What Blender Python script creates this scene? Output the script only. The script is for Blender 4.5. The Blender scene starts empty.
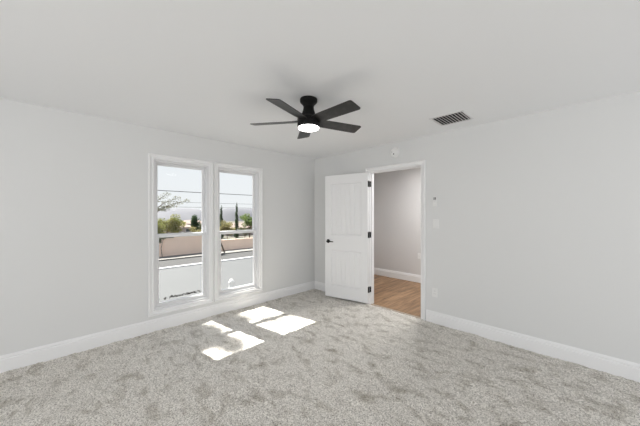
import bpy, bmesh, math, random
import numpy as np
from mathutils import Vector, Matrix, Euler

random.seed(7)
rng = np.random.default_rng(11)
SC = bpy.context.scene
COL = SC.collection
R = math.radians

# ------------------------------------------------------------------ camera
cam_d = bpy.data.cameras.new('camera')
cam = bpy.data.objects.new('camera', cam_d)
COL.objects.link(cam)
cam.location = (3.699, -3.502, 1.412)
cam.rotation_euler = (R(90), 0, R(45.4))
cam_d.sensor_fit = 'HORIZONTAL'
cam_d.sensor_width = 36.0
cam_d.lens = 270.5 / 640 * 36.0
cam_d.shift_y = 0.8 / 640
cam_d.clip_start = 0.02
cam_d.clip_end = 3000
SC.camera = cam

# ------------------------------------------------------------------ exposure
vs = SC.view_settings
vs.view_transform = 'Standard'
vs.look = 'None'
vs.exposure = 0.0
vs.gamma = 1.0
vs.use_curve_mapping = False

# ------------------------------------------------------------------ sky
SKY = 1.0
world = bpy.data.worlds.new('sky')
SC.world = world
world.use_nodes = True
nt = world.node_tree
nt.nodes.clear()
wo = nt.nodes.new('ShaderNodeOutputWorld')
bg = nt.nodes.new('ShaderNodeBackground')
tc = nt.nodes.new('ShaderNodeTexCoord')
sep = nt.nodes.new('ShaderNodeSeparateXYZ')
rmp = nt.nodes.new('ShaderNodeValToRGB')
rmp.color_ramp.elements[0].position = 0.0
rmp.color_ramp.elements[0].color = (0.95, 0.96, 0.975, 1)
rmp.color_ramp.elements[1].position = 0.55
rmp.color_ramp.elements[1].color = (0.62, 0.74, 0.92, 1)
e = rmp.color_ramp.elements.new(0.16)
e.color = (0.92, 0.95, 0.98, 1)
nt.links.new(tc.outputs['Generated'], sep.inputs[0])
nt.links.new(sep.outputs['Z'], rmp.inputs[0])
nt.links.new(rmp.outputs[0], bg.inputs['Color'])
bg.inputs['Strength'].default_value = SKY
nt.links.new(bg.outputs[0], wo.inputs[0])

# ------------------------------------------------------------------ sun
sun_d = bpy.data.lights.new('sun', 'SUN')
sun_d.energy = 20.0
sun_d.angle = R(0.53)
sun_d.color = (1.0, 0.96, 0.90)
sun = bpy.data.objects.new('sun', sun_d)
COL.objects.link(sun)
sun.rotation_euler = Vector((1.25, 0.20, -1.97)).to_track_quat('-Z', 'Y').to_euler()


def area(name, loc, direction, sx, sy, power, color=(1, 1, 1)):
    d = bpy.data.lights.new(name, 'AREA')
    d.shape = 'RECTANGLE'
    d.size, d.size_y = sx, sy
    d.energy = power
    d.color = color
    o = bpy.data.objects.new(name, d)
    COL.objects.link(o)
    o.location = loc
    o.rotation_euler = Vector(direction).to_track_quat('-Z', 'Y').to_euler()
    return o


# fill lamps added at made-up openings in the two walls behind the camera
area('fill_front_opening', (3.4, -6.73, 1.25), (0, 1, 0.55), 3.6, 2.0, 69, (1.0, 0.995, 0.985))
area('fill_back_opening', (6.73, -2.2, 1.25), (-1, 0, 0.55), 3.8, 2.0, 38, (1.0, 0.995, 0.985))
# unseen lamp added to brighten the hallway
area('hallway_fill', (1.9, 0.95, 2.40), (0, 0, -1), 0.5, 0.5, 36, (1.0, 0.995, 0.985))


# ================================================================== materials
def mat(name, color, rough=0.6, metal=0.0, bump=None, vary=None, coat=0.0, spec=0.5, emit=None):
    m = bpy.data.materials.new(name)
    m.use_nodes = True
    t = m.node_tree
    b = t.nodes['Principled BSDF']
    b.inputs['Base Color'].default_value = (*color, 1)
    b.inputs['Roughness'].default_value = rough
    b.inputs['Metallic'].default_value = metal
    b.inputs['Specular IOR Level'].default_value = spec
    b.inputs['Coat Weight'].default_value = coat
    if emit:
        b.inputs['Emission Color'].default_value = (*emit[0], 1)
        b.inputs['Emission Strength'].default_value = emit[1]
    co = t.nodes.new('ShaderNodeTexCoord')
    if vary:  # (scale, color2, low, high)
        n = t.nodes.new('ShaderNodeTexNoise')
        n.inputs['Scale'].default_value = vary[0]
        n.inputs['Detail'].default_value = 5
        t.links.new(co.outputs['Object'], n.inputs['Vector'])
        r = t.nodes.new('ShaderNodeValToRGB')
        r.color_ramp.elements[0].position = vary[2]
        r.color_ramp.elements[0].color = (*color, 1)
        r.color_ramp.elements[1].position = vary[3]
        r.color_ramp.elements[1].color = (*vary[1], 1)
        t.links.new(n.outputs['Fac'], r.inputs[0])
        t.links.new(r.outputs[0], b.inputs['Base Color'])
    if bump:  # (scale, strength, distance)
        n = t.nodes.new('ShaderNodeTexNoise')
        n.inputs['Scale'].default_value = bump[0]
        n.inputs['Detail'].default_value = 3
        t.links.new(co.outputs['Object'], n.inputs['Vector'])
        bp = t.nodes.new('ShaderNodeBump')
        bp.inputs['Strength'].default_value = bump[1]
        bp.inputs['Distance'].default_value = bump[2]
        t.links.new(n.outputs['Fac'], bp.inputs['Height'])
        t.links.new(bp.outputs[0], b.inputs['Normal'])
    return m


M = {}
M['wall'] = mat('wall_paint', (0.72, 0.724, 0.722), 0.75, bump=(140, 0.06, 0.002))
M['ceiling'] = mat('ceiling_paint', (0.87, 0.877, 0.888), 0.9, bump=(120, 0.08, 0.002))
M['hall'] = mat('hall_paint', (0.66, 0.65, 0.645), 0.5, bump=(60, 0.06, 0.002))
M['trim'] = mat('white_trim_paint', (0.85, 0.85, 0.855), 0.38)
M['vinyl'] = mat('white_vinyl', (0.74, 0.74, 0.75), 0.42)
M['door'] = mat('white_door_paint', (0.83, 0.83, 0.835), 0.42)
M['black'] = mat('matte_black_metal', (0.006, 0.006, 0.006), 0.45, spec=0.16)
M['blade'] = mat('black_blade', (0.006, 0.006, 0.006), 0.33, vary=(16, (0.022, 0.021, 0.020), 0.5, 0.62), spec=0.6)
M['plastic'] = mat('white_plastic', (0.80, 0.80, 0.795), 0.35)
M['dark_plastic'] = mat('dark_plastic', (0.05, 0.05, 0.055), 0.5)
M['vent_dark'] = mat('duct_dark', (0.03, 0.03, 0.03), 0.8)
M['vent'] = mat('vent_enamel', (0.72, 0.72, 0.72), 0.45)
M['lamp'] = mat('lamp_diffuser', (0.9, 0.9, 0.9), 0.4, emit=((1.0, 0.98, 0.95), 8.0))
M['roof_white'] = mat('white_roof_coating', (0.065, 0.067, 0.068), 0.8, vary=(0.9, (0.060, 0.062, 0.063), 0.4, 0.7), bump=(30, 0.1, 0.01))
M['asphalt'] = mat('asphalt', (0.040, 0.039, 0.038), 0.9, vary=(0.4, (0.046, 0.045, 0.044), 0.4, 0.7))
M['concrete'] = mat('concrete', (0.17, 0.16, 0.145), 0.85, vary=(1.2, (0.18, 0.17, 0.155), 0.4, 0.7))
M['block'] = mat('tan_block', (0.93, 0.71, 0.57), 0.9, vary=(0.8, (0.88, 0.67, 0.535), 0.4, 0.7))
M['soil'] = mat('dry_soil', (0.095, 0.08, 0.066), 0.95, vary=(0.15, (0.07, 0.068, 0.045), 0.4, 0.65))
M['hills'] = mat('hills_haze_tint', (0.112, 0.112, 0.122), 0.95, vary=(0.05, (0.095, 0.096, 0.108), 0.4, 0.6))  # distance haze put into the hill colour as a lavender tint
M['bark'] = mat('bark', (0.12, 0.09, 0.065), 0.9, bump=(20, 0.4, 0.02))


def leaf_mat(name, c1, c2, scale=1.2):
    m = bpy.data.materials.new(name)
    m.use_nodes = True
    t = m.node_tree
    t.nodes.clear()
    o = t.nodes.new('ShaderNodeOutputMaterial')
    mx = t.nodes.new('ShaderNodeMixShader')
    mx.inputs[0].default_value = 0.45
    df = t.nodes.new('ShaderNodeBsdfDiffuse')
    tl = t.nodes.new('ShaderNodeBsdfTranslucent')
    co = t.nodes.new('ShaderNodeTexCoord')
    n = t.nodes.new('ShaderNodeTexNoise')
    n.inputs['Scale'].default_value = scale
    n.inputs['Detail'].default_value = 5
    r = t.nodes.new('ShaderNodeValToRGB')
    r.color_ramp.elements[0].position = 0.4
    r.color_ramp.elements[0].color = (*c1, 1)
    r.color_ramp.elements[1].position = 0.6
    r.color_ramp.elements[1].color = (*c2, 1)
    t.links.new(co.outputs['Object'], n.inputs['Vector'])
    t.links.new(n.outputs['Fac'], r.inputs[0])
    t.links.new(r.outputs[0], df.inputs[0])
    t.links.new(r.outputs[0], tl.inputs[0])
    t.links.new(df.outputs[0], mx.inputs[1])
    t.links.new(tl.outputs[0], mx.inputs[2])
    t.links.new(mx.outputs[0], o.inputs[0])
    return m


M['leaf_yellow'] = leaf_mat('leaf_yellow_green', (0.3, 0.29, 0.11), (0.19, 0.21, 0.075))
M['leaf_dark'] = leaf_mat('leaf_dark_green', (0.05, 0.085, 0.045), (0.08, 0.115, 0.055))
M['leaf_olive'] = leaf_mat('leaf_olive', (0.24, 0.225, 0.11), (0.3, 0.27, 0.14))
M['leaf_green'] = leaf_mat('leaf_green', (0.13, 0.19, 0.07), (0.19, 0.24, 0.09))
M['leaf_grey'] = leaf_mat('leaf_grey_green', (0.16, 0.17, 0.1), (0.22, 0.21, 0.13))
M['litter'] = mat('dry_leaf_litter', (0.035, 0.03, 0.026), 0.9)
M['stucco'] = mat('pale_stucco', (0.42, 0.37, 0.34), 0.9)
M['stucco_white'] = mat('white_stucco', (0.55, 0.545, 0.54), 0.9)
M['tile'] = mat('clay_roof', (0.24, 0.18, 0.155), 0.9, vary=(1.0, (0.20, 0.15, 0.13), 0.4, 0.6))
M['house_glass'] = mat('house_window', (0.06, 0.07, 0.08), 0.2)
M['wire'] = mat('wire_rubber', (0.05, 0.05, 0.05), 0.7)
M['pole'] = mat('weathered_pole', (0.14, 0.11, 0.09), 0.9)
M['threshold'] = mat('carpet_edge_strip', (0.50, 0.43, 0.35), 0.5)


def glass_material():
    m = bpy.data.materials.new('window_glass')
    m.use_nodes = True
    t = m.node_tree
    t.nodes.clear()
    o = t.nodes.new('ShaderNodeOutputMaterial')
    mx = t.nodes.new('ShaderNodeMixShader')
    tr = t.nodes.new('ShaderNodeBsdfTransparent')
    tr.inputs[0].default_value = (0.96, 0.97, 0.97, 1)
    gl = t.nodes.new('ShaderNodeBsdfGlossy')
    gl.inputs['Roughness'].default_value = 0.02
    lw = t.nodes.new('ShaderNodeLayerWeight')
    lw.inputs['Blend'].default_value = 0.5
    pw = t.nodes.new('ShaderNodeMath')
    pw.operation = 'POWER'
    pw.inputs[1].default_value = 5.0
    ad = t.nodes.new('ShaderNodeMath')
    ad.operation = 'MULTIPLY_ADD'
    ad.inputs[1].default_value = 0.4
    ad.inputs[2].default_value = 0.006
    t.links.new(lw.outputs['Facing'], pw.inputs[0])
    t.links.new(pw.outputs[0], ad.inputs[0])
    t.links.new(ad.outputs[0], mx.inputs[0])
    t.links.new(tr.outputs[0], mx.inputs[1])
    t.links.new(gl.outputs[0], mx.inputs[2])
    t.links.new(mx.outputs[0], o.inputs[0])
    return m


M['glass'] = glass_material()


def carpet_material():
    m = bpy.data.materials.new('carpet_pile')
    m.use_nodes = True
    t = m.node_tree
    b = t.nodes['Principled BSDF']
    b.inputs['Roughness'].default_value = 0.95
    b.inputs['Specular IOR Level'].default_value = 0.1
    b.inputs['Sheen Weight'].default_value = 0.15
    co = t.nodes.new('ShaderNodeTexCoord')
    # trodden pile: soft irregular blotches
    mp = t.nodes.new('ShaderNodeMapping')
    mp.inputs['Rotation'].default_value = (0, 0, R(20))
    mp.inputs['Scale'].default_value = (1.0, 1.7, 1.0)
    t.links.new(co.outputs['Object'], mp.inputs[0])
    n1 = t.nodes.new('ShaderNodeTexNoise')
    n1.inputs['Scale'].default_value = 5.5
    n1.inputs['Detail'].default_value = 6
    n1.inputs['Roughness'].default_value = 0.62
    n1.inputs['Distortion'].default_value = 0.6
    t.links.new(mp.outputs[0], n1.inputs['Vector'])
    r1 = t.nodes.new('ShaderNodeValToRGB')
    r1.color_ramp.elements[0].position = 0.30
    r1.color_ramp.elements[0].color = (0.56, 0.535, 0.49, 1)
    r1.color_ramp.elements[1].position = 0.50
    r1.color_ramp.elements[1].color = (1, 1, 1, 1)
    t.links.new(n1.outputs['Fac'], r1.inputs[0])
    # flecked yarn: tuft sized specks of taupe, grey and cream
    n2 = t.nodes.new('ShaderNodeTexNoise')
    n2.inputs['Scale'].default_value = 98
    n2.inputs['Detail'].default_value = 4
    n2.inputs['Roughness'].default_value = 0.85
    t.links.new(co.outputs['Object'], n2.inputs['Vector'])
    r2 = t.nodes.new('ShaderNodeValToRGB')
    r2.color_ramp.elements[0].position = 0.39
    r2.color_ramp.elements[0].color = (0.26, 0.24, 0.205, 1)
    r2.color_ramp.elements[1].position = 0.60
    r2.color_ramp.elements[1].color = (0.96, 0.925, 0.865, 1)
    e = r2.color_ramp.elements.new(0.5)
    e.color = (0.71, 0.675, 0.62, 1)
    t.links.new(n2.outputs['Fac'], r2.inputs[0])
    mu = t.nodes.new('ShaderNodeMix')
    mu.data_type = 'RGBA'
    mu.blend_type = 'MULTIPLY'
    mu.inputs[0].default_value = 1.0
    t.links.new(r2.outputs[0], mu.inputs[6])
    t.links.new(r1.outputs[0], mu.inputs[7])
    t.links.new(mu.outputs[2], b.inputs['Base Color'])
    bp = t.nodes.new('ShaderNodeBump')
    bp.inputs['Strength'].default_value = 0.6
    bp.inputs['Distance'].default_value = 0.006
    t.links.new(n2.outputs['Fac'], bp.inputs['Height'])
    t.links.new(bp.outputs[0], b.inputs['Normal'])
    return m


M['carpet'] = carpet_material()


def plank_material():
    m = bpy.data.materials.new('oak_planks')
    m.use_nodes = True
    t = m.node_tree
    b = t.nodes['Principled BSDF']
    b.inputs['Roughness'].default_value = 0.45
    co = t.nodes.new('ShaderNodeTexCoord')
    mp = t.nodes.new('ShaderNodeMapping')
    mp.inputs['Rotation'].default_value = (0, 0, R(90))
    t.links.new(co.outputs['Object'], mp.inputs[0])
    br = t.nodes.new('ShaderNodeTexBrick')
    br.offset = 0.37
    br.inputs['Scale'].default_value = 1.0
    br.inputs['Brick Width'].default_value = 1.22
    br.inputs['Row Height'].default_value = 0.18
    br.inputs['Mortar Size'].default_value = 0.0018
    br.inputs['Color1'].default_value = (0.40, 0.245, 0.135, 1)
    br.inputs['Color2'].default_value = (0.29, 0.17, 0.09, 1)
    br.inputs['Mortar'].default_value = (0.10, 0.06, 0.035, 1)
    t.links.new(mp.outputs[0], br.inputs['Vector'])
    mp2 = t.nodes.new('ShaderNodeMapping')
    mp2.inputs['Scale'].default_value = (22, 2.2, 1)
    t.links.new(co.outputs['Object'], mp2.inputs[0])
    n = t.nodes.new('ShaderNodeTexNoise')
    n.inputs['Scale'].default_value = 1.0
    n.inputs['Detail'].default_value = 6
    n.inputs['Distortion'].default_value = 0.8
    t.links.new(mp2.outputs[0], n.inputs['Vector'])
    r = t.nodes.new('ShaderNodeValToRGB')
    r.color_ramp.elements[0].position = 0.33
    r.color_ramp.elements[0].color = (0.48, 0.45, 0.42, 1)
    r.color_ramp.elements[1].position = 0.62
    r.color_ramp.elements[1].color = (1.15, 1.15, 1.15, 1)
    t.links.new(n.outputs['Fac'], r.inputs[0])
    mu = t.nodes.new('ShaderNodeMix')
    mu.data_type = 'RGBA'
    mu.blend_type = 'MULTIPLY'
    mu.inputs[0].default_value = 1.0
    t.links.new(br.outputs['Color'], mu.inputs[6])
    t.links.new(r.outputs[0], mu.inputs[7])
    t.links.new(mu.outputs[2], b.inputs['Base Color'])
    return m


M['planks'] = plank_material()


# ================================================================== mesh helpers
def tag(o, label=None, cat=None, group=None, kind=None):
    if label:
        o['label'] = label
    if cat:
        o['category'] = cat
    if group:
        o['group'] = group
    if kind:
        o['kind'] = kind
    return o


def empty(name, loc, rz=0.0):
    o = bpy.data.objects.new(name, None)
    o.empty_display_size = 0.05
    COL.objects.link(o)
    o.location = loc
    o.rotation_euler = (0, 0, rz)
    return o


def build(name, bm, material, parent=None, loc=None, rz=0.0, smooth=False, bevel=0.0, segs=2):
    """link the bmesh as one mesh object (coordinates local to parent / loc)"""
    bmesh.ops.remove_doubles(bm, verts=bm.verts, dist=1e-6)
    bmesh.ops.recalc_face_normals(bm, faces=bm.faces)
    me = bpy.data.meshes.new(name)
    bm.to_mesh(me)
    bm.free()
    me.materials.append(material)
    o = bpy.data.objects.new(name, me)
    COL.objects.link(o)
    if parent:
        o.parent = parent
    if loc:
        o.location = loc
    o.rotation_euler = (0, 0, rz)
    if smooth:
        for p in me.polygons:
            p.use_smooth = True
        try:
            me.set_sharp_from_angle(angle=R(40))
        except Exception:
            pass
    if bevel > 0:
        b = o.modifiers.new('bevel', 'BEVEL')
        b.width = bevel
        b.segments = segs
        b.limit_method = 'ANGLE'
        b.angle_limit = R(40)
    return o


def box(bm, x0, x1, y0, y1, z0, z1):
    v = [bm.verts.new(p) for p in ((x0, y0, z0), (x1, y0, z0), (x1, y1, z0), (x0, y1, z0),
                                   (x0, y0, z1), (x1, y0, z1), (x1, y1, z1), (x0, y1, z1))]
    for f in ((0, 3, 2, 1), (4, 5, 6, 7), (0, 1, 5, 4), (1, 2, 6, 5), (2, 3, 7, 6), (3, 0, 4, 7)):
        bm.faces.new([v[i] for i in f])


def bx(*a):
    bm = bmesh.new()
    box(bm, *a)
    return bm


def lathe(bm, prof, n=48, center=(0, 0), axis='Z', off=0.0):
    """prof: (radius, height) list; closed with caps where radius is 0"""
    rings = []
    for r_, z_ in prof:
        if r_ < 1e-6:
            rings.append([bm.verts.new((center[0], center[1], z_))])
        else:
            rings.append([bm.verts.new((center[0] + r_ * math.cos(2 * math.pi * k / n),
                                        center[1] + r_ * math.sin(2 * math.pi * k / n), z_)) for k in range(n)])
    for a, b in zip(rings[:-1], rings[1:]):
        for k in range(n):
            k2 = (k + 1) % n
            if len(a) == 1 and len(b) == 1:
                continue
            if len(a) == 1:
                bm.faces.new((a[0], b[k2], b[k]))
            elif len(b) == 1:
                bm.faces.new((a[k], a[k2], b[0]))
            else:
                bm.faces.new((a[k], a[k2], b[k2], b[k]))


def prism(bm, poly, z0, z1):
    """extrude a 2d polygon (x, y) between z0 and z1"""
    a = [bm.verts.new((p[0], p[1], z0)) for p in poly]
    b = [bm.verts.new((p[0], p[1], z1)) for p in poly]
    n = len(poly)
    bm.faces.new(a)
    bm.faces.new(b)
    for k in range(n):
        bm.faces.new((a[k], a[(k + 1) % n], b[(k + 1) % n], b[k]))


def turn(bm, mtx):
    bmesh.ops.transform(bm, matrix=mtx, verts=bm.verts)


def tube(bm, pts, rads, n=8):
    pts = [Vector(p) for p in pts]
    rings = []
    for i, p in enumerate(pts):
        d = (pts[min(i + 1, len(pts) - 1)] - pts[max(i - 1, 0)]).normalized()
        up = Vector((0, 0, 1)) if abs(d.z) < 0.9 else Vector((1, 0, 0))
        u = d.cross(up).normalized()
        w = d.cross(u)
        r_ = rads[i] if isinstance(rads, (list, tuple)) else rads
        rings.append([bm.verts.new(p + u * r_ * math.cos(2 * math.pi * k / n) + w * r_ * math.sin(2 * math.pi * k / n)) for k in range(n)])
    for a, b in zip(rings[:-1], rings[1:]):
        for k in range(n):
            bm.faces.new((a[k], a[(k + 1) % n], b[(k + 1) % n], b[k]))
    bm.faces.new(rings[0])
    bm.faces.new(rings[-1])


# wall frames: (along, height, out of the wall into the room)
def on_left(a, z, d):
    return (d, a, z)


def on_right(a, z, d):
    return (a, -d, z)


def moulding(bm, prof, a0, a1, place):
    """straight moulding: prof (out, height) run from a0 to a1"""
    A = [bm.verts.new(place(a0, z, d)) for d, z in prof]
    B = [bm.verts.new(place(a1, z, d)) for d, z in prof]
    n = len(prof)
    bm.faces.new(A)
    bm.faces.new(B)
    for k in range(n):
        bm.faces.new((A[k], A[(k + 1) % n], B[(k + 1) % n], B[k]))


def frame_ring(bm, prof, a0, a1, z0, z1, place, open_bottom=False):
    """mitred frame: prof (w outward from the inner edge, d out of the wall)"""
    rings = []
    if open_bottom:
        corners = lambda w: ((a0 - w, z0), (a0 - w, z1 + w), (a1 + w, z1 + w), (a1 + w, z0))
    else:
        corners = lambda w: ((a0 - w, z0 - w), (a0 - w, z1 + w), (a1 + w, z1 + w), (a1 + w, z0 - w))
    for c in range(4):
        rings.append([bm.verts.new(place(*corners(w)[c], d)) for w, d in prof])
    n = len(prof)
    pairs = ((0, 1), (1, 2), (2, 3)) if open_bottom else ((0, 1), (1, 2), (2, 3), (3, 0))
    for i, j in pairs:
        for k in range(n):
            bm.faces.new((rings[i][k], rings[i][(k + 1) % n], rings[j][(k + 1) % n], rings[j][k]))
    if open_bottom:
        bm.faces.new(rings[0])
        bm.faces.new(rings[3])


def wall_with_holes(name, a_rng, z_rng, d0, d1, holes, place, material):
    """one mesh: a wall slab cut by rectangular openings"""
    A = sorted({a_rng[0], a_rng[1], *[h[0] for h in holes], *[h[1] for h in holes]})
    Z = sorted({z_rng[0], z_rng[1], *[h[2] for h in holes], *[h[3] for h in holes]})
    bm = bmesh.new()
    solid = lambda i, j: (0 <= i < len(A) - 1 and 0 <= j < len(Z) - 1 and not any(
        h[0] <= (A[i] + A[i + 1]) / 2 <= h[1] and h[2] <= (Z[j] + Z[j + 1]) / 2 <= h[3] for h in holes))
    q = lambda pts: bm.faces.new([bm.verts.new(place(*p)) for p in pts])
    for i in range(len(A) - 1):
        for j in range(len(Z) - 1):
            if not solid(i, j):
                continue
            a, b, c, e_ = A[i], A[i + 1], Z[j], Z[j + 1]
            for d in (d0, d1):
                q(((a, c, d), (b, c, d), (b, e_, d), (a, e_, d)))
            if not solid(i - 1, j):
                q(((a, c, d0), (a, e_, d0), (a, e_, d1), (a, c, d1)))
            if not solid(i + 1, j):
                q(((b, c, d0), (b, e_, d0), (b, e_, d1), (b, c, d1)))
            if not solid(i, j - 1):
                q(((a, c, d0), (b, c, d0), (b, c, d1), (a, c, d1)))
            if not solid(i, j + 1):
                q(((a, e_, d0), (b, e_, d0), (b, e_, d1), (a, e_, d1)))
    return build(name, bm, material)


def struct(o, label=None, cat=None):
    return tag(o, label, cat, kind='structure')


# ================================================================== room shell
XE, YE, H = 6.6, -6.6, 2.44
W1 = (-2.646, -1.990, 0.255, 2.068)
W2 = (-1.860, -1.204, 0.255, 2.068)
DX0, DX1, DH = 1.25, 2.068, 2.055

struct(wall_with_holes('wall_left', (YE, 0.0), (-0.02, H), -0.15, 0.0, [W1, W2], on_left, M['wall']),
       'pale grey painted wall holding the two tall windows', 'wall')
struct(wall_with_holes('wall_right', (-0.15, XE), (-0.02, H), -0.115, 0.0, [(DX0 - 0.018, DX1 + 0.018, -0.02, DH + 0.018)], on_right, M['wall']),
       'pale grey painted wall holding the open doorway', 'wall')
struct(wall_with_holes('wall_front', (-0.15, XE + 0.15), (-0.02, H), 6.6, 6.72, [(1.6, 5.2, 0.25, 2.25)], on_right, M['wall']),  # unseen wall; its opening is added for the front fill lamp
       'pale grey painted wall behind the viewer facing the doorway', 'wall')
struct(wall_with_holes('wall_back', (YE, 0.0), (-0.02, H), 6.6, 6.72, [(-4.1, -0.3, 0.25, 2.25)], on_left, M['wall']),  # unseen wall; its opening is added for the back fill lamp
       'pale grey painted wall behind the viewer facing the windows', 'wall')
struct(build('ceiling', bx(-0.15, XE + 0.15, YE - 0.15, 0.115, H, H + 0.12), M['ceiling']),
       'flat white painted ceiling with a soft fan shadow', 'ceiling')

struct(build('ceiling_hall', bx(-0.27, 3.72, 0.115, 1.98, H, H + 0.12), M['ceiling']), 'white hallway ceiling beyond the doorway', 'ceiling')

# carpet: real pile height on a fine grid
def smooth_noise(nx, ny, cell, seed):
    g = np.random.default_rng(seed)
    cx, cy = int(nx / cell) + 3, int(ny / cell) + 3
    v = g.standard_normal((cx, cy))
    xi, yi = np.arange(nx) / cell, np.arange(ny) / cell
    x0, y0 = xi.astype(int), yi.astype(int)
    fx, fy = (xi - x0), (yi - y0)
    fx = (fx * fx * (3 - 2 * fx))[:, None]
    fy = (fy * fy * (3 - 2 * fy))[None, :]
    a = v[x0][:, y0]
    b = v[x0 + 1][:, y0]
    c = v[x0][:, y0 + 1]
    d = v[x0 + 1][:, y0 + 1]
    return a * (1 - fx) * (1 - fy) + b * fx * (1 - fy) + c * (1 - fx) * fy + d * fx * fy


def carpet():
    step = 0.0125
    nx = ny = int(6.6 / step) + 1
    hgt = (0.0022 * rng.standard_normal((nx, ny)) + 0.0018 * smooth_noise(nx, ny, 2.3, 1)
           + 0.0022 * smooth_noise(nx, ny, 7, 2) + 0.0028 * smooth_noise(nx, ny, 18, 3))
    hgt = np.clip(hgt, -0.009, 0.009)
    X = np.linspace(0, 6.6, nx)
    Y = np.linspace(-6.6, 0, ny)
    co = np.zeros((nx, ny, 3))
    co[..., 0] = X[:, None] + rng.uniform(-0.003, 0.003, (nx, ny))
    co[..., 1] = Y[None, :] + rng.uniform(-0.003, 0.003, (nx, ny))
    co[..., 2] = hgt + 0.006
    i, j = np.meshgrid(np.arange(nx - 1), np.arange(ny - 1), indexing='ij')
    k = (i * ny + j).ravel()
    faces = np.stack([k, k + ny, k + ny + 1, k + 1], 1)
    me = bpy.data.meshes.new('floor')
    me.vertices.add(nx * ny)
    me.vertices.foreach_set('co', co.reshape(-1))
    me.loops.add(faces.size)
    me.loops.foreach_set('vertex_index', faces.ravel().astype(np.int32))
    me.polygons.add(len(faces))
    me.polygons.foreach_set('loop_start', np.arange(0, faces.size, 4, dtype=np.int32))
    me.update(calc_edges=True)
    me.validate()
    for p in me.polygons:
        p.use_smooth = True
    me.materials.append(M['carpet'])
    o = bpy.data.objects.new('floor', me)
    COL.objects.link(o)
    return o


struct(carpet(), 'grey beige flecked pile carpet across the bedroom', 'floor')

# hallway beyond the doorway
struct(build('floor_hall', bx(-0.15, 3.6, 0.0, 1.86, -0.03, -0.002), M['planks']),
       'brown wood plank floor of the hallway through the doorway', 'floor')
struct(build('wall_hall', bx(-0.15, 3.6, 1.86, 1.98, -0.03, H), M['hall']),
       'warm grey hallway wall seen through the doorway', 'wall')
hs = bmesh.new()
box(hs, -0.27, -0.15, 0.115, 1.98, -0.03, H)
box(hs, 3.6, 3.72, 0.115, 1.98, -0.03, H)
struct(build('wall_hall_ends', hs, M['hall']), 'warm grey end walls of the hallway', 'wall')
struct(build('trim_2', bx(DX0 - 0.018, DX1 + 0.018, 0.030, 0.062, -0.004, 0.004), M['threshold'], bevel=0.003),
       'thin strip where carpet meets wood in the doorway', 'trim')

# baseboards
BASE = [(0, -0.01), (0.018, -0.01), (0.018, 0.110), (0.0165, 0.117), (0.009, 0.121), (0.009, 0.127), (0.0125, 0.131), (0.011, 0.138), (0.006, 0.147), (0.005, 0.153), (0, 0.153)]
CAS_W = 0.072


def baseboard(name, a0, a1, place, label):
    bm = bmesh.new()
    moulding(bm, BASE, a0, a1, place)
    return struct(build(name, bm, M['trim']), label, 'baseboard')


baseboard('baseboard_left', YE, 0.0, on_left, 'white moulded baseboard running below the windows')
baseboard('baseboard_right', DX1 + CAS_W + 0.004, XE, on_right, 'white moulded baseboard right of the doorway')
baseboard('baseboard_corner', 0.016, DX0 - CAS_W - 0.004, on_right, 'short white baseboard behind the open door')
baseboard('baseboard_hall', -0.15, 3.6, lambda a, z, d: (a, 1.86 - d, z), 'white baseboard along the hallway wall')

# ================================================================== windows
CASING = [(0, 0), (0, 0.010), (0.004, 0.016), (0.014, 0.016), (0.018, 0.008), (0.034, 0.009), (0.042, 0.013), (0.046, 0.026), (0.052, 0.026), (0.057, 0.025), (0.060, 0.019), (0.060, 0)]


def window(name, W, label):
    y0, y1, z0, z1 = W
    ym, zm = (y0 + y1) / 2, 1.130
    root = empty(name, (0, ym, z0))
    struct(root, label, 'window')
    pl = lambda a, z, d: (d, a - ym, z - z0)
    sq = lambda w, d0, d1: [(0, d0), (0, d1), (-w, d1), (-w, d0)]

    bm = bmesh.new()
    frame_ring(bm, CASING, y0, y1, z0, z1, pl)
    build('casing', bm, M['trim'], root)
    bm = bmesh.new()
    frame_ring(bm, [(0, -0.001), (-0.018, -0.001), (-0.018, -0.012), (-0.026, -0.020), (-0.026, -0.120), (0, -0.120)], y0, y1, z0, z1, pl)
    build('window_frame', bm, M['vinyl'], root)

    # upper sash in the outer track, lower sash in the inner track
    ui = (y0 + 0.026, y1 - 0.026, zm, z1 - 0.026)
    li = (y0 + 0.026, y1 - 0.026, z0 + 0.026, zm + 0.028)
    bm = bmesh.new()
    frame_ring(bm, [(0, -0.098), (0, -0.072), (-0.026, -0.072), (-0.033, -0.080), (-0.033, -0.098)], *ui, pl)
    us = build('upper_sash', bm, M['vinyl'], root)
    bm = bmesh.new()
    frame_ring(bm, [(0, -0.064), (0, -0.034), (-0.030, -0.034), (-0.040, -0.044), (-0.040, -0.064)], *li, pl)
    ls = build('lower_sash', bm, M['vinyl'], root)
    for sash, s, w, d in ((us, ui, 0.030, -0.088), (ls, li, 0.037, -0.054)):
        bm = bmesh.new()
        lo, hi = pl(s[0] + w, s[2] + w, d - 0.002), pl(s[1] - w, s[3] - w, d + 0.002)
        box(bm, lo[0], hi[0], lo[1], hi[1], lo[2], hi[2])
        build('glass_pane', bm, M['glass'], sash)
    # sash lock on the meeting rail
    bm = bmesh.new()
    zt = li[3] - z0
    box(bm, -0.060, -0.036, -0.030, 0.030, zt, zt + 0.008)
    lathe(bm, [(0, zt + 0.008), (0.011, zt + 0.008), (0.011, zt + 0.016), (0, zt + 0.018)], 16, (-0.048, 0))
    box(bm, -0.046, -0.024, -0.004, 0.022, zt + 0.009, zt + 0.015)
    build('sash_lock', bm, M['vinyl'], root, bevel=0.001)
    return root


window('window_1', W1, 'tall white single-hung window nearer the viewer')
window('window_2', W2, 'tall white single-hung window nearer the room corner')

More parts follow.
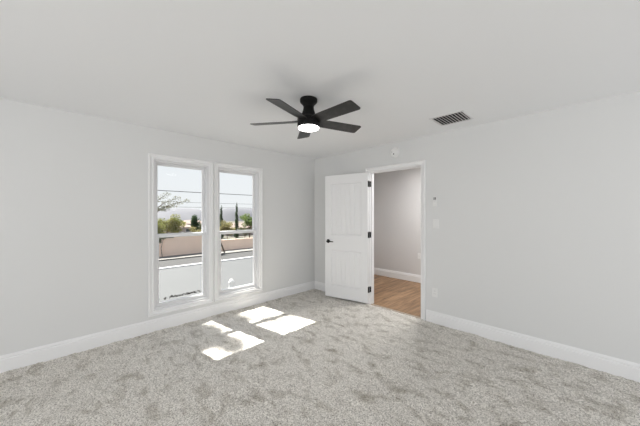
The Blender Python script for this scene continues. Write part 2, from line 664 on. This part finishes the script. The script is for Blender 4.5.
# ================================================================== doorway
tr = empty('trim_1', ((DX0 + DX1) / 2, 0, 0))
struct(tr, 'white moulded casing and jamb around the open doorway', 'door frame')
xm = (DX0 + DX1) / 2
pr = lambda a, z, d: (a - xm, -d, z)
bm = bmesh.new()
DCAS = [(0.006 + w * 1.04, d) for w, d in CASING]
frame_ring(bm, DCAS, DX0, DX1, -0.01, DH, pr, True)
build('casing', bm, M['trim'], tr)
bm = bmesh.new()
frame_ring(bm, [(0, 0.0), (0.018, 0.0), (0.018, -0.115), (0, -0.115)], DX0, DX1, -0.01, DH, pr, True)
build('jamb', bm, M['trim'], tr)
bm = bmesh.new()
frame_ring(bm, [(0, -0.045), (-0.011, -0.045), (-0.011, -0.078), (0, -0.078)], DX0, DX1, -0.01, DH, pr, True)
build('door_stop', bm, M['trim'], tr)

# the open door: hinge pin at the left jamb, leaf folded back towards the wall
PIN = (DX0 - 0.007, -0.012)
ANG = -167.0
door = empty('door_1', (PIN[0], PIN[1], 0.0), R(ANG))
struct(door, 'white two-panel plank door standing open against the wall', 'door')
LW, LZ0, LZ1, V0, V1 = 0.768, 0.032, 2.050, 0.010, 0.045
# leaf local axes: x along the leaf from the hinge, y out of the leaf towards the viewer
P_U0, P_U1 = 0.112, LW - 0.112
UP = (1.062, 1.905)
LP = (0.232, 0.812)


def panel_face(bm, y, sgn):
    """moulded face of the leaf: stiles and rails, sunk panels with v-grooved planks"""
    us = [0.003, P_U0, P_U1, LW]
    zs = [LZ0, LP[0], LP[1], UP[0], UP[1], LZ1]
    q = lambda pts: bm.faces.new([bm.verts.new(p) for p in pts])
    for i in range(3):
        for j in range(5):
            if i == 1 and j in (1, 3):
                continue
            q(((us[i], y, zs[j]), (us[i + 1], y, zs[j]), (us[i + 1], y, zs[j + 1]), (us[i], y, zs[j + 1])))
    for z0, z1 in (LP, UP):
        steps = [(0, 0), (0.006, -0.010), (0.022, -0.012), (0.026, -0.005), (0.032, -0.005)]
        for (i0, d0), (i1, d1) in zip(steps[:-1], steps[1:]):
            o4 = ((P_U0 + i0, z0 + i0), (P_U1 - i0, z0 + i0), (P_U1 - i0, z1 - i0), (P_U0 + i0, z1 - i0))
            n4 = ((P_U0 + i1, z0 + i1), (P_U1 - i1, z0 + i1), (P_U1 - i1, z1 - i1), (P_U0 + i1, z1 - i1))
            for k in range(4):
                k2 = (k + 1) % 4
                q(((o4[k][0], y + sgn * d0, o4[k][1]), (o4[k2][0], y + sgn * d0, o4[k2][1]),
                   (n4[k2][0], y + sgn * d1, n4[k2][1]), (n4[k][0], y + sgn * d1, n4[k][1])))
        u0, u1 = P_U0 + 0.032, P_U1 - 0.032
        za, zb = z0 + 0.032, z1 - 0.032
        n = 6
        for k in range(n):
            a, b = u0 + (u1 - u0) * k / n, u0 + (u1 - u0) * (k + 1) / n
            g = 0.007
            pts = [(a, -0.005 if k == 0 else -0.012), (a + (0 if k == 0 else g), -0.005), (b - (0 if k == n - 1 else g), -0.005), (b, -0.005 if k == n - 1 else -0.012)]
            for (ua, da), (ub, db) in zip(pts[:-1], pts[1:]):
                if ub - ua > 1e-6:
                    q(((ua, y + sgn * da, za), (ub, y + sgn * db, za), (ub, y + sgn * db, zb), (ua, y + sgn * da, zb)))


bm = bmesh.new()
panel_face(bm, V1, 1)
panel_face(bm, V0, -1)
for u in (0.003, LW):
    bm.faces.new([bm.verts.new(p) for p in ((u, V0, LZ0), (u, V1, LZ0), (u, V1, LZ1), (u, V0, LZ1))])
for z in (LZ0, LZ1):
    for a, b in zip((0.003, P_U0, P_U1), (P_U0, P_U1, LW)):
        bm.faces.new([bm.verts.new(p) for p in ((a, V0, z), (b, V0, z), (b, V1, z), (a, V1, z))])
build('door_panel', bm, M['door'], door)

for hz in (1.875, 1.085, 0.235):
    bm = bmesh.new()
    # knuckle, plate on the leaf edge, plate turned onto the jamb
    lathe(bm, [(0, hz - 0.052), (0.004, hz - 0.050), (0.0075, hz - 0.046), (0.0075, hz + 0.046), (0.004, hz + 0.050), (0, hz + 0.052)], 14)
    box(bm, 0.0003, 0.0033, 0.006, 0.040, hz - 0.045, hz + 0.045)
    j = bmesh.new()
    box(j, -0.003, 0.0005, 0.004, 0.040, hz - 0.045, hz + 0.045)
    turn(j, Matrix.Rotation(R(-ANG), 4, 'Z') @ Matrix.Translation((0.0075, 0.007, 0)))
    me_ = bpy.data.meshes.new('tmp')
    j.to_mesh(me_)
    j.free()
    bm.from_mesh(me_)
    bpy.data.meshes.remove(me_)
    build('hinge', bm, M['black'], door, smooth=True)

KU, KZ = LW - 0.062, 0.955
hd = bmesh.new()
for side, y, s in ((0, V1, 1), (1, V0, -1)):
    c = bmesh.new()
    lathe(c, [(0, 0), (0.032, 0), (0.033, 0.004), (0.030, 0.008), (0.012, 0.010), (0.011, 0.038), (0.013, 0.046), (0.010, 0.052), (0, 0.053)], 28)
    # lever pointing back along the leaf
    tube(c, [(0.0, 0, 0.044), (0.030, 0, 0.045), (0.075, -0.002, 0.042), (0.112, -0.004, 0.038)], [0.010, 0.0095, 0.0085, 0.007], 12)
    mt = Matrix(((-1, 0, 0, KU), (0, 0, s, y), (0, 1, 0, KZ), (0, 0, 0, 1)))
    turn(c, mt)
    me_ = bpy.data.meshes.new('tmp')
    c.to_mesh(me_)
    c.free()
    hd.from_mesh(me_)
    bpy.data.meshes.remove(me_)
build('door_handle', hd, M['black'], door, smooth=True)
lb = bx(LW - 0.0005, LW + 0.0015, 0.016, 0.039, KZ - 0.028, KZ + 0.028)
box(lb, LW, LW + 0.008, 0.022, 0.033, KZ - 0.007, KZ + 0.007)
build('latch_plate', lb, M['black'], door)

# ================================================================== ceiling fan
FAN = (1.901, -1.872)
fan = empty('ceiling_fan', (FAN[0], FAN[1], H))
tag(fan, 'black five-blade flush-mount ceiling fan with a lit round light', 'ceiling fan')
bm = bmesh.new()
lathe(bm, [(0, 0.0), (0.076, 0.0), (0.078, -0.004), (0.078, -0.024), (0.074, -0.032), (0.064, -0.042), (0.053, -0.054), (0.0475, -0.068), (0, -0.068)], 48)
build('canopy', bm, M['black'], fan, smooth=True)
bm = bmesh.new()
lathe(bm, [(0, -0.060), (0.0465, -0.060), (0.0465, -0.080), (0.050, -0.100), (0.060, -0.130), (0.067, -0.150), (0.070, -0.158), (0.086, -0.164), (0.098, -0.172), (0.1005, -0.180), (0.1005, -0.252), (0.099, -0.256), (0, -0.256)], 56)
build('motor_housing', bm, M['black'], fan, smooth=True)
bm = bmesh.new()
lathe(bm, [(0, -0.254), (0.093, -0.254), (0.093, -0.260), (0.088, -0.267), (0.074, -0.272), (0.050, -0.275), (0, -0.276)], 48)
build('light_diffuser', bm, M['lamp'], fan, smooth=True)


def rounded_poly(pts, rads, n=6):
    out = []
    m = len(pts)
    for i in range(m):
        p0, p, p1 = Vector(pts[i - 1]), Vector(pts[i]), Vector(pts[(i + 1) % m])
        r_ = rads[i]
        if r_ <= 0:
            out.append(tuple(p))
            continue
        a, b = (p0 - p).normalized(), (p1 - p).normalized()
        s, e_ = p + a * r_, p + b * r_
        for k in range(n + 1):
            t = k / n
            out.append(tuple(s * (1 - t) ** 2 + p * 2 * t * (1 - t) + e_ * t * t))
    return out


BLADE = rounded_poly([(0.085, -0.050), (0.150, -0.060), (0.533, -0.067), (0.533, 0.067), (0.150, 0.060), (0.085, 0.050)],
                     [0.01, 0.02, 0.022, 0.022, 0.02, 0.01])
PITCH = -13.0
for k in range(5):
    ang = 0.2 + 72 * k
    bm = bmesh.new()
    prism(bm, BLADE, -0.003, 0.003)
    mt = Matrix.Rotation(R(ang), 4, 'Z') @ Matrix.Translation((0, 0, -0.200)) @ Matrix.Rotation(R(PITCH), 4, 'X')
    turn(bm, mt)
    b = build('blade', bm, M['blade'], fan)
    bm = bmesh.new()
    prism(bm, rounded_poly([(0.070, -0.030), (0.150, -0.018), (0.150, 0.018), (0.070, 0.030)], [0, 0.012, 0.012, 0]), 0.003, 0.009)
    turn(bm, mt)
    build('blade_bracket', bm, M['black'], b)

# ================================================================== ceiling vent
VX0, VX1, VY0, VY1 = 2.445, 2.790, -0.620, -0.275
vent = empty('ceiling_vent', ((VX0 + VX1) / 2, (VY0 + VY1) / 2, H))
tag(vent, 'white louvred air vent with dark slots set in the ceiling', 'air vent')
hx, hy = (VX1 - VX0) / 2, (VY1 - VY0) / 2
bm = bmesh.new()
plv = lambda a, z, d: (a, z, -d)
frame_ring(bm, [(0, 0.0), (0, 0.008), (0.004, 0.009), (0.022, 0.004), (0.022, 0)], -hx + 0.022, hx - 0.022, -hy + 0.022, hy - 0.022, plv)
build('frame', bm, M['vent'], vent)
bm = bx(-hx + 0.020, hx - 0.020, -hy + 0.020, hy - 0.020, -0.001, -0.0005)
build('duct_backing', bm, M['vent_dark'], vent)
nsl = 10
for k in range(nsl):
    bm = bmesh.new()
    box(bm, -0.0135, 0.0135, -hy + 0.022, hy - 0.022, -0.0006, 0.0006)
    x = -hx + 0.034 + (2 * hx - 0.068) * k / (nsl - 1)
    turn(bm, Matrix.Translation((x, 0, -0.0105)) @ Matrix.Rotation(R(32), 4, 'Y'))
    build('slat', bm, M['vent'], vent)

# ================================================================== wall fittings
# smoke detector
sd = empty('smoke_detector', (1.692, 0.0, 2.293))
tag(sd, 'round white smoke detector on the wall above the doorway', 'smoke detector')
face = Matrix.Rotation(R(90), 4, 'X')
bm = bmesh.new()
lathe(bm, [(0, 0), (0.072, 0), (0.072, 0.010), (0.070, 0.012), (0, 0.012)], 48)
turn(bm, face)
build('mounting_base', bm, M['plastic'], sd, smooth=True)
bm = bmesh.new()
lathe(bm, [(0, 0.012), (0.066, 0.012), (0.066, 0.022), (0.062, 0.030), (0.050, 0.036), (0.030, 0.038), (0, 0.038)], 48)
turn(bm, face)
build('cover', bm, M['plastic'], sd, smooth=True)
bm = bmesh.new()
lathe(bm, [(0, 0.036), (0.009, 0.036), (0.009, 0.040), (0, 0.041)], 20, (-0.006, -0.026))
turn(bm, face)
build('test_button', bm, M['dark_plastic'], sd, smooth=True)
bm = bmesh.new()
lathe(bm, [(0, 0.033), (0.0055, 0.033), (0.0055, 0.0375), (0, 0.038)], 14, (-0.036, 0.006))
turn(bm, face)
build('sensor_hole', bm, M['dark_plastic'], sd, smooth=True)

# fan remote in its holder
rm = empty('fan_remote', (2.264, 0.0, 1.570))
tag(rm, 'small white remote control with dark buttons held beside the doorway', 'remote control')
bm = bx(-0.026, 0.026, -0.010, 0.0, -0.060, 0.040)
box(bm, -0.026, 0.026, -0.026, -0.010, -0.060, -0.022)
build('wall_holder', bm, M['plastic'], rm, bevel=0.003)
bm = bmesh.new()
prism(bm, rounded_poly([(-0.021, -0.056), (0.021, -0.056), (0.021, 0.062), (-0.021, 0.062)], [0.008] * 4), 0.011, 0.023)
turn(bm, face)
build('handset', bm, M['plastic'], rm, bevel=0.002)
for bx_, bz in ((-0.009, 0.046), (0.009, 0.046), (-0.009, 0.030), (0.009, 0.030), (-0.009, 0.010), (0.009, 0.010), (0.0, -0.006)):
    bm = bmesh.new()
    lathe(bm, [(0, 0.023), (0.0078, 0.023), (0.0078, 0.0246), (0, 0.025)], 16, (bx_, bz))
    turn(bm, face)
    build('button', bm, M['dark_plastic'] if bz > 0.02 else M['vent'], rm, smooth=True)

# light switch
sw = empty('light_switch', (2.270, 0.0, 1.284))
tag(sw, 'white rocker light switch plate below the remote', 'light switch')
build('cover_plate', bx(-0.036, 0.036, -0.006, 0.0, -0.058, 0.058), M['plastic'], sw, bevel=0.003)
bm = bx(-0.0165, 0.0165, -0.009, -0.006, -0.033, 0.033)
turn(bm, Matrix.Rotation(R(-2.5), 4, 'X'))
build('rocker', bm, M['plastic'], sw, bevel=0.0012)


def outlet(loc, label, place_rot=0.0):
    o = empty('power_outlet', loc, place_rot)
    tag(o, label, 'power outlet')
    build('cover_plate', bx(-0.036, 0.036, -0.006, 0.0, -0.058, 0.058), M['plastic'], o, bevel=0.003)
    bm = bx(-0.0165, 0.0165, -0.0078, -0.006, -0.033, 0.033)
    build('receptacle', bm, M['plastic'], o, bevel=0.001)
    for s in (0.017, -0.017):
        bm = bmesh.new()
        box(bm, -0.008, -0.0055, -0.0082, -0.0076, s - 0.001, s + 0.008)
        box(bm, 0.0055, 0.008, -0.0082, -0.0076, s, s + 0.007)
        lathe(bm, [(0, 0.0076), (0.0028, 0.0076), (0.0028, 0.0082), (0, 0.0082)], 12, (0, 0))
        # ground hole sits below the two slots
        build('socket_slots', bm, M['dark_plastic'], o)
    return o


outlet((2.258, 0.0, 0.397), 'white power outlet low on the wall right of the doorway')
outlet((1.175, 1.86, 0.545), 'white power outlet on the hallway wall seen through the doorway')

# ================================================================== outside: setting
GZ = -3.2
struct(build('lower_roof', bx(-6.0, -0.15, -9.0, 14.0, -0.75, -0.35), M['roof_white']),
       'flat white coated roof just outside below the windows', 'roof')
struct(build('trim_3', bx(-6.04, -5.90, -9.0, 14.0, -0.40, -0.31), M['stucco_white'], bevel=0.01), 'white metal edge strip along the far side of the flat roof', 'trim')
struct(build('ground', bx(-900, -28.2, -400, 700, GZ - 0.3, GZ - 0.02), M['soil']), 'dry ground beyond the block walls', 'ground')
struct(build('street', bx(-26.0, -6.0, -200, 300, GZ - 0.3, GZ), M['asphalt']), 'grey asphalt street beyond the flat roof', 'street')
struct(build('sidewalk', bx(-28.2, -26.0, -200, 300, GZ - 0.3, GZ + 0.12), M['concrete'], bevel=0.02), 'pale concrete sidewalk along the tan walls', 'sidewalk')


def hills():
    bm = bmesh.new()
    n, m = 160, 10
    rows = []
    for i in range(n):
        y = -60 + 300 * i / (n - 1)
        t = y / 24.0
        top = 4.9 + 0.9 * math.sin(t * 1.3 + 0.6) + 0.5 * math.sin(t * 3.1 + 1.0) + 0.2 * math.sin(t * 8.3) + 1.7 * math.exp(-((y - 84) / 9) ** 2)
        if y < 55:
            top -= (55 - y) * 0.10
        row = []
        for j in range(m):
            u = j / (m - 1)
            hgt = (GZ - 0.5) + (max(top, -1) - GZ + 0.5) * (math.sin(math.pi * u) ** 0.8 if 0 < u < 1 else 0)
            hgt += (random.random() - 0.5) * 0.25 * math.sin(math.pi * u)
            row.append(bm.verts.new((-150 - 50 * u + 5 * math.sin(y / 15 + u * 3), y, hgt)))
        rows.append(row)
    for a, b in zip(rows[:-1], rows[1:]):
        for j in range(m - 1):
            bm.faces.new((a[j], a[j + 1], b[j + 1], b[j]))
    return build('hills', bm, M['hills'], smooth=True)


struct(hills(), 'low hills on the horizon with haze painted into their lavender colour', 'hills')


# ================================================================== outside: things
def block_wall(y0, y1, top, label, posts):
    o = empty('block_wall', (-28.3, (y0 + y1) / 2, GZ))
    tag(o, label, 'block wall')
    hh = top - GZ
    yc = (y0 + y1) / 2
    build('wall_panel', bx(-0.1, 0.1, y0 - yc, y1 - yc, 0, hh), M['block'], o)
    build('cap', bx(-0.14, 0.14, y0 - yc, y1 - yc, hh, hh + 0.07), M['block'], o, bevel=0.01)
    for p in posts:
        build('pilaster', bx(-0.16, 0.16, p - yc - 0.2, p - yc + 0.2, 0, hh + 0.1), M['block'], o, bevel=0.01)
    return o


block_wall(-6.0, 9.6, -0.95, 'taller tan block wall across the street', [-5.8, 5.0, 9.4])
block_wall(10.2, 30.0, -1.85, 'lower tan block wall across the street behind the leaning tree', [10.4, 20.0, 29.8])


def leaf_cloud(clumps, n, size, flat=0.0, aspect=0.45, droop=0.0):
    """leaf mesh: n leaves spread through ellipsoid clumps (cx, cy, cz, rx, ry, rz)"""
    w = np.array([c[3] * c[4] * c[5] for c in clumps]) ** 0.66
    w = w / w.sum()
    idx = rng.choice(len(clumps), n, p=w)
    C_ = np.array(clumps)[idx]
    v = rng.standard_normal((n, 3))
    v /= np.linalg.norm(v, axis=1)[:, None]
    rad = rng.uniform(0.25, 1.0, n) ** 0.5
    p = C_[:, :3] + v * rad[:, None] * C_[:, 3:6]
    a = rng.standard_normal((n, 3))
    a[:, 2] -= droop
    a /= np.linalg.norm(a, axis=1)[:, None]
    b = np.cross(a, rng.standard_normal((n, 3)))
    b /= np.linalg.norm(b, axis=1)[:, None]
    nrm = np.cross(a, b)
    s = size * rng.uniform(0.6, 1.3, n)[:, None]
    tip, tail = p + a * s, p - a * s
    bend = nrm * s * 0.18
    l, r_ = p + b * s * aspect + bend, p - b * s * aspect + bend
    V = np.stack([tail, l, tip, r_], 1).reshape(-1, 3)
    return V.tolist(), [(4 * i, 4 * i + 1, 4 * i + 2, 4 * i + 3) for i in range(n)]


def add_leaves(name, parent, clumps, n, size, material, **kw):
    V, Fc = leaf_cloud(clumps, n, size, **kw)
    me = bpy.data.meshes.new(name)
    me.from_pydata(V, [], Fc)
    me.materials.append(material)
    o = bpy.data.objects.new(name, me)
    COL.objects.link(o)
    o.parent = parent
    return o


def clump_set(c, r, n, k):
    """n clumps inside the ellipsoid c, r; each k times as large"""
    out = []
    for _ in range(n):
        v = rng.standard_normal(3)
        v /= np.linalg.norm(v)
        q = v * rng.uniform(0.2, 0.85)
        out.append((c[0] + q[0] * r[0], c[1] + q[1] * r[1], c[2] + q[2] * r[2], r[0] * k, r[1] * k, r[2] * k))
    return out


def tree(name, base, height, crown_c, crown_r, leaf, label, cat, trunk_r, n=1500, size=0.16, clumps=14, k=0.42, lean=(0, 0), **kw):
    o = empty(name, base)
    tag(o, label, cat)
    bm = bmesh.new()
    top = (lean[0], lean[1], height)
    mid = (lean[0] * 0.4 + 0.05, lean[1] * 0.45, height * 0.5)
    tube(bm, [(0, 0, -0.05), mid, top], [trunk_r, trunk_r * 0.75, trunk_r * 0.4], 10)
    cs = clump_set(crown_c, crown_r, clumps, k)
    for c in cs[:7]:
        m_ = Vector(top) * 0.75 + Vector(mid) * 0.25
        e_ = Vector(c[:3])
        tube(bm, [m_, m_.lerp(e_, 0.5) + Vector((0, 0, 0.08)), e_], [trunk_r * 0.4, trunk_r * 0.25, trunk_r * 0.1], 6)
    build('trunk', bm, M['bark'], o, smooth=True)
    add_leaves('foliage', o, cs, n, size, leaf, **kw)
    return o


# yellow green tree behind the tall wall, left pane
tree('leafy_tree', (-32.9, 6.4, GZ), 2.6, (0, 0.3, 3.25), (1.4, 1.9, 1.5), M['leaf_yellow'],
     'yellow-green leafy tree behind the tall tan wall', 'tree', 0.14, n=3200, size=0.12, clumps=26, k=0.3)
tree('leafy_tree', (-29.7, 4.0, GZ), 2.4, (0, 0.1, 2.9), (0.9, 1.3, 1.45), M['leaf_yellow'],
     'bright yellow-green tree behind the wall at the edge of the nearer window', 'tree', 0.12, n=2800, size=0.12, clumps=24, k=0.32)
tree('round_shrub', (-33, 9.6, GZ), 1.5, (0, 0, 2.1), (1.2, 1.3, 1.0), M['leaf_olive'],
     'low olive shrub between the leafy tree and the dark tree', 'shrub', 0.08, n=1400, size=0.11, clumps=16, k=0.34)
tree('dark_tree', (-40, 12.1, GZ), 2.6, (0, 0, 2.75), (0.9, 1.0, 1.65), M['leaf_dark'],
     'dark green tree standing in front of the pale houses', 'tree', 0.13, n=2600, size=0.12, clumps=22, k=0.34)
tree('spreading_tree', (-44, 14.9, GZ), 2.0, (0, 0, 2.3), (1.2, 1.2, 1.0), M['leaf_grey'],
     'grey-green bushy tree right of the dark tree', 'tree', 0.1, n=1500, size=0.12, clumps=14, k=0.36)

# two cypresses, right pane
def cypress(y, h, label):
    o = empty('cypress', (-45, y, GZ))
    tag(o, label, 'tree', 'cypresses behind the low wall')
    bm = bmesh.new()
    tube(bm, [(0, 0, -0.05), (0, 0, h * 0.9)], [0.14, 0.03], 8)
    build('trunk', bm, M['bark'], o, smooth=True)
    cs = []
    for k in range(22):
        t = k / 21
        w = 0.46 * (1 - t) ** 0.6 + 0.05
        cs.append((random.uniform(-.07, .07), random.uniform(-.07, .07), 0.3 + (h - 0.4) * t, w, w, h * 0.05))
    add_leaves('foliage', o, cs, 2600, 0.09, M['leaf_dark'], droop=-1.4)
    return o


cypress(18.75, 6.2, 'shorter narrow dark cypress at the left of the right window')
cypress(21.80, 6.8, 'taller narrow dark cypress in the middle of the right window')
tree('round_shrub', (-34, 14.6, GZ), 1.6, (0, 0, 2.5), (1.2, 1.45, 1.2), M['leaf_olive'],
     'yellowish olive shrub in front of the cypresses', 'shrub', 0.08, n=2200, size=0.11, clumps=20, k=0.32)
tree('round_shrub', (-35, 18.0, GZ), 1.1, (0, 0.2, 1.9), (1.0, 1.7, 0.9), M['leaf_grey'],
     'low grey-green shrub under the leafy tree right of the taller cypress', 'shrub', 0.07, n=1600, size=0.11, clumps=16, k=0.34)
tree('leafy_tree', (-36, 19.4, GZ), 2.4, (0, 0, 3.55), (1.4, 1.9, 1.25), M['leaf_green'],
     'green leafy tree right of the taller cypress', 'tree', 0.13, n=2600, size=0.12, clumps=20, k=0.32)
# leaning street tree at the end of the low wall
tree('young_tree', (-27.0, 10.9, GZ + 0.12), 2.05, (0.1, -1.25, 2.15), (0.5, 0.6, 0.65), M['leaf_green'],
     'young leaning tree on the sidewalk by the low tan wall', 'tree', 0.10, n=700, size=0.12, clumps=10, k=0.42, lean=(0.05, -0.95))
# vine climbing the front of the tall wall
vn = empty('vine', (-27.98, 4.5, GZ + 0.12))
tag(vn, 'dark vine hanging on the street face of the tall tan wall', 'vine')
bm = bmesh.new()
tube(bm, [(0, 0.1, 0), (-0.02, 0.0, 0.9), (-0.02, 0.15, 1.6), (-0.02, 0.3, 2.1)], [0.03, 0.025, 0.02, 0.012], 6)
build('stem', bm, M['bark'], vn, smooth=True)
add_leaves('foliage', vn, [(0.05, 0.1, 1.95, .08, .42, .12), (0.05, -0.1, 1.65, .08, .16, .22), (0.05, 0.8, 2.0, .07, .5, .08)], 420, 0.06, M['leaf_dark'])

# sparse tree on the street: its thin outer twigs reach into the left pane
st = empty('sparse_tree', (-21.0, 1.5, GZ))
tag(st, 'sparse pale tree whose thin twigs reach in at the left edge of the nearer window', 'tree')
bm = bmesh.new()
tube(bm, [(0, 0, -0.05), (0.05, 0.1, 2.4), (0, 0.0, 4.4)], [0.16, 0.12, 0.08], 10)
twigs = [(0.2, 3.3, 5.75), (0.0, 2.6, 6.0), (-0.2, 2.4, 5.35), (0.1, 1.7, 6.3), (0.2, 1.6, 5.0), (-0.1, -0.8, 6.2), (0.3, -1.5, 5.4), (0.0, 0.5, 6.6)]
cs = []
for q in twigs:
    q = Vector(q)
    m_ = Vector((0, 0, 4.3)).lerp(q, 0.55) + Vector((0, 0, 0.25))
    tube(bm, [(0, 0, 4.2), m_, q], [0.06, 0.028, 0.010], 6)
    for f in (0.55, 0.75, 0.95):
        p = m_.lerp(q, (f - 0.5) * 2)
        cs.append((p.x, p.y, p.z, 0.3, 0.36, 0.2))
build('trunk', bm, M['bark'], st, smooth=True)
add_leaves('foliage', st, cs, 1500, 0.055, M['leaf_grey'], droop=0.8, aspect=0.35)

# tall tree beyond the roof, out of sight to the left: its crown dapples the sun on the carpet
wt = empty('tall_tree', (-7.6, -4.3, GZ))
tag(wt, 'tall tree beyond the flat roof whose crown dapples the sunlight on the carpet', 'tree')
bm = bmesh.new()
tube(bm, [(0, 0, -0.1), (0.1, 0.1, 4), (0.0, 0.2, 8.5), (0.2, 0.5, 14.2)], [0.26, 0.21, 0.15, 0.05], 12)
crown = clump_set((0.3, 0.75, 15.5), (0.9, 0.7, 1.1), 9, 0.2)
dense = [(0.3, 0.72, 15.35, 0.3, 0.34, 0.36), (0.3, 0.84, 16.12, 0.25, 0.15, 0.25), (0.3, 1.34, 15.22, 0.25, 0.16, 0.2),
         (0.3, 0.55, 15.75, 0.25, 0.12, 0.12)]
crown += dense
for c in crown:
    tube(bm, [(0.15, 0.45, 13.4), tuple((Vector((0.15, 0.45, 13.4)).lerp(Vector(c[:3]), 0.5) + Vector((0, 0, .1)))), c[:3]], [0.05, 0.03, 0.008], 6)
build('trunk', bm, M['bark'], wt, smooth=True)
add_leaves('foliage', wt, crown + dense * 2 + [(0.3, 1.75, 15.9, 0.25, 0.22, 0.16), (0.3, 1.6, 15.5, 0.25, 0.12, 0.12)], 1900, 0.075, M['leaf_grey'], droop=1.0, aspect=0.3)


# houses on the far side
def house(loc, rz, w, d, h, rise, wall_m, label, nwin):
    o = empty('house', loc, R(rz))
    tag(o, label, 'house')
    build('wall', bx(-d / 2, d / 2, -w / 2, w / 2, 0, h), wall_m, o)
    bm = bmesh.new()
    ov = 0.4
    a, b = d / 2 + ov, w / 2 + ov
    v = [bm.verts.new(p) for p in ((-a, -b, h), (a, -b, h), (a, b, h), (-a, b, h), (0, -b + a * 0.9, h + rise), (0, b - a * 0.9, h + rise))]
    for f in ((0, 1, 4), (1, 2, 5, 4), (2, 3, 5), (3, 0, 4, 5), (0, 3, 2, 1)):
        bm.faces.new([v[i] for i in f])
    build('roof', bm, M['tile'], o)
    for k in range(nwin):
        y = -w / 2 + w * (k + 0.5) / nwin
        f = bx(d / 2, d / 2 + 0.05, y - 0.6, y + 0.6, h * 0.4, h * 0.82)
        wf = build('window', f, M['stucco_white'], o)
        build('pane', bx(d / 2 + 0.045, d / 2 + 0.06, y - 0.52, y + 0.52, h * 0.44, h * 0.78), M['house_glass'], wf)
    return o


house((-60, 16.2, GZ), 0, 4.6, 4.0, 1.75, 0.8, M['stucco'], 'small pale house with a clay roof left of the dark tree', 2)
house((-75, 24.0, GZ), 0, 7.0, 5.0, 2.0, 0.9, M['stucco_white'], 'white house with a clay roof farther behind the dark tree', 3)
house((-52, 26.2, GZ), 0, 7.5, 5.0, 1.6, 1.0, M['stucco'], 'pale house with a broad clay roof right of the taller cypress', 3)

# overhead wires along the street, carried by two poles beyond the view
for py in (-38.0, 52.0):
    o = empty('utility_pole', (-23.0, py, GZ))
    tag(o, 'wooden utility pole carrying the street wires', 'utility pole', 'utility poles')
    bm = bmesh.new()
    lathe(bm, [(0, -0.1), (0.16, -0.1), (0.11, 8.0), (0, 8.0)], 16)
    build('shaft', bm, M['pole'], o, smooth=True)
    build('crossarm', bx(-0.5, 0.5, -0.06, 0.06, 7.10, 7.24), M['pole'], o)
    build('middle_crossarm', bx(-0.4, 0.4, -0.05, 0.05, 6.11, 6.22), M['pole'], o)
    build('lower_crossarm', bx(-0.4, 0.4, -0.05, 0.05, 5.69, 5.80), M['pole'], o)
for wx, za, r_, label in ((-23.35, 3.50, 0.030, 'thick topmost overhead wire crossing the sky'),
                          (-22.68, 2.48, 0.013, 'thin middle overhead wire crossing the sky'),
                          (-23.32, 2.06, 0.015, 'thin lowest overhead wire crossing the sky')):
    bm = bmesh.new()
    pts = []
    for k in range(41):
        t = k / 40
        pts.append((0, -38 + 90 * t, 0.6 * ((2 * t - 1) ** 2 - 0.0)))
    tube(bm, pts, r_, 6)
    o = build('overhead_wire', bm, M['wire'], loc=(wx, 0, za - 0.02), smooth=True)
    tag(o, label, 'overhead wire', 'overhead wires')

# on the flat roof
rv = empty('roof_vent', (-2.375, -0.476, -0.35))
tag(rv, 'small white vent pipe standing on the flat roof', 'roof vent')
bm = bmesh.new()
lathe(bm, [(0, 0), (0.075, 0), (0.072, 0.006), (0.058, 0.03), (0.055, 0.13), (0, 0.13)], 24)
build('pipe', bm, M['stucco_white'], rv, smooth=True)
bm = bmesh.new()
lathe(bm, [(0, 0.125), (0.068, 0.125), (0.066, 0.14), (0.030, 0.20), (0, 0.215)], 24)
build('cap', bm, M['stucco_white'], rv, smooth=True)

lit = []
for _ in range(170):
    y = random.choice((random.uniform(-1.95, -1.1), random.gauss(-1.66, 0.10), random.gauss(-1.35, 0.12)))
    lit.append((-2.58 + random.gauss(0, 0.035), y, -0.348 + abs(random.gauss(0, 0.008)), 0.012, 0.012, 0.004))
V, Fc = leaf_cloud(lit, 220, 0.020)
V = [(x, y, max(z, -0.3495)) for x, y, z in V]
me = bpy.data.meshes.new('leaf_litter')
me.from_pydata(V, [], Fc)
me.materials.append(M['litter'])
o = bpy.data.objects.new('leaf_litter', me)
COL.objects.link(o)
tag(o, 'scattered dark dry leaves lying on the flat roof', 'leaves', kind='stuff')
